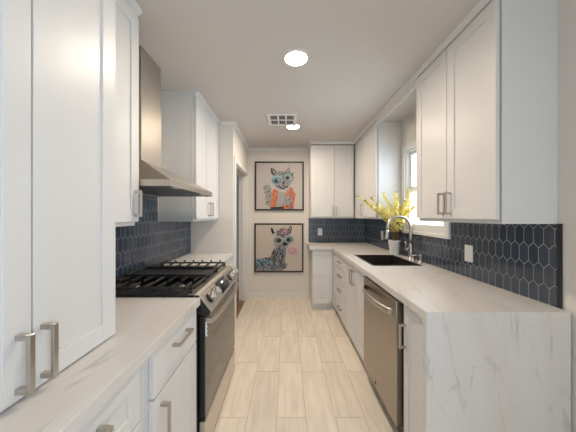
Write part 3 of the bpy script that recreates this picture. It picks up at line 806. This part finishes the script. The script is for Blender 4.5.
# grates, griddle, burners
gz = 0.957
def grate(ya, yb):
    b = MB(); xa, xb_ = -1.065, -0.520; t = 0.006
    for yy in (ya + 0.006, yb - 0.006): b.box(xa, xb_, yy - t, yy + t, gz - 0.012, gz, 0.002)
    for xx in (xa + 0.006, xb_ - 0.006, 0.5 * (xa + xb_)): b.box(xx - t, xx + t, ya, yb, gz - 0.012, gz, 0.002)
    for q in range(7):
        xx = xa + 0.045 + q * 0.0758
        ym = 0.5 * (ya + yb)
        b.box(xx - 0.0045, xx + 0.0045, ya, ya + 0.104, gz - 0.012, gz + 0.004, 0.0015).box(xx - 0.0045, xx + 0.0045, yb - 0.104, yb, gz - 0.010, gz + 0.004, 0.0015)
        b.box(xx - 0.0055, xx + 0.0055, yb - 0.012, yb, gz, gz + 0.016, 0.0015)
    for xx in (xa + 0.01, xb_ - 0.01):
        for yy in (ya + 0.01, yb - 0.01): b.box(xx - 0.008, xx + 0.008, yy - 0.008, yy + 0.008, 0.9222, gz - 0.008)
    return b.build('grate', M['iron'], c)
grate(1.318, 1.556); grate(1.806, 2.044)
b = MB(); b.box(-1.06, -0.525, 1.562, 1.800, gz - 0.010, gz - 0.002, 0.003)
for yy in (1.562, 1.790): b.box(-1.06, -0.525, yy, yy + 0.010, gz - 0.003, gz + 0.010, 0.002)
for xx in (-1.06, -0.535): b.box(xx, xx + 0.010, 1.562, 1.800, gz - 0.003, gz + 0.010, 0.002)
for xx in (-1.05, -0.545):
    for yy in (1.57, 1.785): b.box(xx, xx + 0.01, yy, yy + 0.01, 0.9222, gz - 0.008)
b.build('griddle', M['iron'], c)
for xx in (-0.93, -0.655):
    for yy in (1.437, 1.925):
        bn = MB().lathe((xx, yy, 0.9222), [(0.042, 0), (0.042, 0.006), (0.036, 0.009), (0.004, 0.009)], seg=20).build('burner', M['steel'], c)
        MB().lathe((xx, yy, 0.9314), [(0.032, 0), (0.033, 0.004), (0.028, 0.008), (0.004, 0.008)], seg=20).build('burner_cap', M['iron'], bn)

# ------------------------------------------------------------------ electrical plates
def outlet(f, a, z, label, out=0.0088, w=0.075, h=0.12, switch=False):
    p = f @ Vector((a, out, z - h / 2)); c = thing('light_switch' if switch else 'electrical_outlet', p, label, 'light switch' if switch else 'outlet', None if switch else 'outlets on the dark tile')
    MB(f).box(a - w / 2, a + w / 2, out, out + 0.005, z - h / 2, z + h / 2, 0.002).build('cover_plate', M['plate'], c)
    b = MB(f); b.box(a - 0.017, a + 0.017, out + 0.005, out + 0.0075, z - 0.034, z + 0.034, 0.001, m=M['plate'])
    if not switch:
        for s in (-1, 1):
            for q in (-0.006, 0.006): b.box(a + q - 0.001, a + q + 0.001, out + 0.0075, out + 0.0079, z + s * 0.018 - 0.004, z + s * 0.018 + 0.004, m=M['slot'])
    b.build('rocker' if switch else 'socket', None, c)
outlet(frame('-X', XR), 1.705, 1.083, 'white switch plate on the dark tile under the two door wall cabinet', switch=True)
outlet(frame('-X', XR), 3.24, 1.085, 'white outlet on the dark tile behind the flower pot')
outlet(frame('-Y', YB), 0.563, 1.085, 'white outlet on the dark tile of the end wall')

# ------------------------------------------------------------------ ceiling fixtures
def downlight(x, y, label, r=0.074):
    c = thing('recessed_light', (x, y, ZC - 0.008), label, 'light', 'recessed ceiling lights')
    MB().lathe((x, y, ZC), [(r + 0.016, -0.0005), (r + 0.015, -0.006), (r + 0.002, -0.008), (r, -0.003), (r, -0.0005)], seg=36, caps=False).build('trim_ring', M['trim'], c)
    MB().lathe((x, y, ZC), [(r, -0.0022), (r * 0.7, -0.0045), (0.002, -0.005)], seg=36, caps=False).build('diffuser', M['lens'], c)
downlight(0.071, 1.683, 'round lit recessed ceiling light near the middle of the kitchen')
downlight(0.088, 2.98, 'round lit recessed ceiling light beside the air vent')
c = thing('air_vent', (-0.05, 2.77, ZC - 0.012), 'white louvred air vent set in the ceiling', 'vent')
vx0, vx1, vy0, vy1 = -0.212, 0.122, 2.60, 2.92
b = MB(); z0, z1 = ZC - 0.012, ZC - 0.0005; e = 0.035
b.box(vx0, vx0 + e, vy0, vy1, z0, z1, 0.003).box(vx1 - e, vx1, vy0, vy1, z0, z1, 0.003)
b.box(vx0 + e, vx1 - e, vy0, vy0 + e, z0, z1, 0.003).box(vx0 + e, vx1 - e, vy1 - e, vy1, z0, z1, 0.003)
w3 = (vx1 - vx0 - 2 * e) / 3
for k in (1, 2): b.box(vx0 + e + k * w3 - 0.009, vx0 + e + k * w3 + 0.009, vy0 + e, vy1 - e, z0, z1, 0.002)
ym = 0.5 * (vy0 + vy1); b.box(vx0 + e, vx1 - e, ym - 0.009, ym + 0.009, z0, z1, 0.002)
b.build('frame', M['plate'], c)
b = MB(); b.box(vx0 + e, vx1 - e, vy0 + e, vy1 - e, ZC - 0.0022, ZC - 0.001, m=M['slot'])
for k in range(12): 
    x = vx0 + e + 0.008 + k * (vx1 - vx0 - 2 * e - 0.016) / 11
    b.box(x - 0.005, x + 0.005, vy0 + e, vy1 - e, ZC - 0.008, ZC - 0.0022, m=M['grey'])
b.build('louvre', None, c)

# ------------------------------------------------------------------ framed pictures (drawn as paint on the canvas itself)
PX = 3.95 / 238.0 / 7.2
def picture(x_mid, z_mid, label, canvas_mat, draw, size=0.808):
    f = frame('-Y', YB); h = size / 2
    c = thing('framed_picture', (x_mid, YB - 0.02, z_mid - h), label, 'picture', 'framed animal pictures')
    b = MB(f); t = 0.022
    b.box(x_mid - h, x_mid - h + t, 0.0005, 0.036, z_mid - h, z_mid + h, 0.002).box(x_mid + h - t, x_mid + h, 0.0005, 0.036, z_mid - h, z_mid + h, 0.002)
    b.box(x_mid - h + t, x_mid + h - t, 0.0005, 0.036, z_mid - h, z_mid - h + t, 0.002).box(x_mid - h + t, x_mid + h - t, 0.0005, 0.036, z_mid + h - t, z_mid + h, 0.002)
    b.build('frame', M['frame'], c)
    b = MB(f); e = h - t - 0.004
    b.box(x_mid - e, x_mid + e, 0.0005, 0.028, z_mid - e, z_mid + e, m=canvas_mat)
    draw(b, x_mid, z_mid, e)
    b.build('canvas', None, c)
class Brush:
    def __init__(s, b, xm, zm, e, cu, cv):
        s.b, s.xm, s.zm, s.e, s.cu, s.cv, s.k = b, xm, zm, e, cu, cv, 0.0282; s.r = random.Random(5)
    def pt(s, u, v): return (s.xm + (u - s.cu) * PX, s.zm - (v - s.cv) * PX)
    def poly(s, pts, m):
        s.k += 0.00003
        P = clip([s.pt(u, v) for u, v in pts], s.xm - s.e + .001, s.xm + s.e - .001, s.zm - s.e + .001, s.zm + s.e - .001)
        if len(P) >= 3:
            a = sum(P[i][0] * P[(i + 1) % len(P)][1] - P[(i + 1) % len(P)][0] * P[i][1] for i in range(len(P)))
            if abs(a) > 1e-7: s.b.sheet(P, s.k, M[m])
    def oval(s, u, v, ru, rv, m, n=20, a=0):
        ca, sa = math.cos(a), math.sin(a)
        s.poly([(u + ru * math.cos(2 * PI * i / n) * ca - rv * math.sin(2 * PI * i / n) * sa, v + ru * math.cos(2 * PI * i / n) * sa + rv * math.sin(2 * PI * i / n) * ca) for i in range(n)], m)
    def stroke(s, u0, v0, u1, v1, w, m):
        d = math.hypot(u1 - u0, v1 - v0) or 1; nx, ny = -(v1 - v0) / d * w / 2, (u1 - u0) / d * w / 2
        s.poly([(u0 + nx, v0 + ny), (u1 + nx * .6, v1 + ny * .6), (u1 - nx * .6, v1 - ny * .6), (u0 - nx, v0 - ny)], m)
    def hatch(s, u, v, ru, rv, n, ms, ln=14, w=5, ang=None):
        for _ in range(n):
            a = s.r.random() * 2 * PI; q = math.sqrt(s.r.random())
            x, y = u + ru * q * math.cos(a), v + rv * q * math.sin(a); t = s.r.random() * PI if ang is None else ang + s.r.uniform(-.5, .5)
            l = ln * s.r.uniform(.5, 1.2); s.stroke(x - math.cos(t) * l / 2, y - math.sin(t) * l / 2, x + math.cos(t) * l / 2, y + math.sin(t) * l / 2, w * s.r.uniform(.5, 1.2), s.r.choice(ms))
def draw_cat(b, xm, zm, e):
    B = Brush(b, xm, zm, e, 212, 225)
    B.poly([(105, 225), (150, 225), (165, 300), (165, 392), (150, 392), (115, 320)], 'inkpale'); B.hatch(132, 290, 28, 75, 60, ['ink', 'inkgrey', 'inkpale', 'inkmauve'], 18, 6)
    B.oval(120, 240, 25, 22, 'inkpale'); B.hatch(120, 242, 24, 20, 20, ['inkgrey', 'ink', 'inkpale'], 14, 4)
    B.poly([(172, 245), (210, 262), (230, 392), (150, 392), (152, 320)], 'inkorange'); B.poly([(265, 262), (290, 228), (328, 285), (312, 392), (222, 392), (240, 310)], 'inkorange')
    B.hatch(180, 320, 30, 66, 46, ['inkred', 'inkorange', 'inkpale', 'inkorange'], 22, 7, 1.3); B.hatch(285, 310, 40, 70, 54, ['inkred', 'inkorange', 'inkpale', 'inkorange', 'inkgrey'], 22, 7, 1.9)
    B.poly([(205, 265), (255, 268), (228, 392), (190, 392)], 'inkpale'); B.poly([(150, 378), (240, 372), (245, 393), (150, 393)], 'ink')
    B.oval(268, 330, 30, 32, 'inkpale'); B.hatch(268, 335, 30, 38, 34, ['ink', 'inkgrey', 'inkpale'], 18, 6); B.hatch(290, 370, 16, 24, 16, ['ink', 'inkgrey'], 16, 6)
    B.poly([(152, 95), (180, 108), (205, 138), (168, 150), (152, 128)], 'ink'); B.poly([(160, 104), (182, 118), (194, 136), (172, 142)], 'inkpale')
    B.poly([(245, 128), (284, 88), (290, 130), (268, 145)], 'inkgrey'); B.poly([(254, 128), (280, 100), (282, 128)], 'inkpale')
    B.oval(232, 182, 72, 62, 'inkpale'); B.oval(238, 218, 44, 34, 'inkpale')
    B.hatch(230, 150, 60, 28, 60, ['inkgrey', 'ink', 'ink', 'inkpale'], 18, 5, 1.4); B.hatch(235, 205, 52, 40, 60, ['inkgrey', 'inkpale', 'ink', 'ink'], 15, 5)
    B.hatch(232, 180, 66, 56, 44, ['ink', 'inkgrey', 'ink', 'inkmauve'], 16, 5)
    B.oval(194, 184, 40, 30, 'inkteal', a=-.15); B.oval(194, 188, 35, 24, 'inkgrey', a=-.15); B.oval(190, 190, 18, 15, 'inkblue'); B.oval(190, 190, 10, 10, 'ink'); B.oval(206, 182, 7, 5, 'inkmint')
    B.oval(278, 164, 37, 34, 'inkgrey', a=-.2); B.oval(278, 165, 29, 25, 'inkpale', a=-.2); B.oval(288, 176, 12, 8, 'inkmint'); B.oval(272, 168, 18, 17, 'inkgrey'); B.oval(270, 168, 10, 11, 'ink')
    B.stroke(150, 172, 300, 138, 8, 'inkteal'); B.stroke(296, 150, 312, 128, 8, 'ink')
    B.poly([(228, 200), (256, 194), (244, 214)], 'ink'); B.stroke(200, 226, 236, 246, 10, 'ink'); B.stroke(236, 246, 266, 228, 9, 'ink'); B.stroke(243, 212, 238, 244, 5, 'ink')
def draw_llama(b, xm, zm, e):
    B = Brush(b, xm, zm, e, 210, 211)
    B.poly([(36, 310), (90, 285), (150, 275), (215, 300), (262, 320), (268, 345), (225, 390), (36, 390)], 'inkgrey')
    B.hatch(120, 335, 84, 48, 130, ['ink', 'inkblue', 'inkpale', 'inkteal', 'inkgrey', 'inkmauve', 'ink', 'inkblue'], 34, 9, .75)
    for k in range(6): B.stroke(48 + k * 18, 388, 66 + k * 16, 336, 6, 'inkpale')
    B.hatch(235, 330, 30, 34, 30, ['ink', 'inkgrey', 'inkpale'], 26, 8, .3)
    B.poly([(190, 205), (262, 220), (250, 330), (160, 300), (150, 270)], 'inkgrey'); B.hatch(208, 260, 42, 55, 90, ['inkpale', 'inkgrey', 'ink', 'inkmauve', 'inkpale'], 24, 6, 1.9); B.stroke(236, 230, 226, 320, 9, 'ink'); B.stroke(178, 235, 160, 280, 8, 'ink')
    B.poly([(152, 62), (166, 72), (180, 108), (164, 112), (154, 92)], 'ink'); B.poly([(284, 58), (300, 54), (302, 76), (292, 112), (278, 108), (282, 80)], 'ink'); B.poly([(288, 64), (296, 62), (290, 98), (284, 98)], 'inkpale')
    B.oval(238, 150, 58, 58, 'inkgrey'); B.oval(228, 200, 42, 34, 'inkpale'); B.hatch(235, 150, 52, 50, 50, ['inkpale', 'inkgrey', 'ink', 'inkpale'], 18, 5, 1.5); B.hatch(226, 206, 36, 24, 30, ['inkpale', 'inkgrey'], 14, 5)
    B.oval(246, 96, 42, 26, 'inkmauve'); B.hatch(246, 96, 40, 24, 34, ['inkmauve', 'ink', 'inkpink'], 20, 6); B.hatch(205, 105, 20, 14, 14, ['ink', 'inkgrey'], 16, 5)
    B.hatch(232, 170, 52, 60, 40, ['ink', 'inkgrey', 'ink'], 16, 5); B.hatch(200, 270, 44, 56, 40, ['ink', 'ink', 'inkgrey'], 26, 7, 1.9)
    B.oval(202, 156, 37, 30, 'inkmint'); B.oval(203, 157, 30, 23, 'inkgrey'); B.oval(210, 158, 16, 13, 'ink')
    B.oval(288, 150, 35, 31, 'inkmint'); B.oval(286, 151, 28, 24, 'inkgrey'); B.oval(278, 154, 15, 14, 'ink'); B.stroke(232, 146, 262, 142, 8, 'inkmint')
    B.oval(254, 182, 18, 12, 'ink'); B.stroke(252, 190, 246, 210, 6, 'ink'); B.stroke(205, 222, 262, 212, 6, 'inkgrey')
    B.oval(308, 232, 38, 27, 'inkpink'); B.oval(306, 230, 24, 15, 'inkmauve'); B.oval(305, 229, 20, 12, 'inkpink'); B.oval(322, 219, 8, 4, 'inkpale')
picture((279.4 - 286) * YB / 238, 1.355 - (186.2 - 215.5) * YB / 238, 'framed picture of a cat in glasses and an orange shirt, above the other', M['canvas'], draw_cat)
picture((279.0 - 286) * YB / 238, 1.355 - (247.6 - 215.5) * YB / 238, 'framed picture of a llama in glasses blowing pink bubble gum, below the other', M['canvas2'], draw_llama)
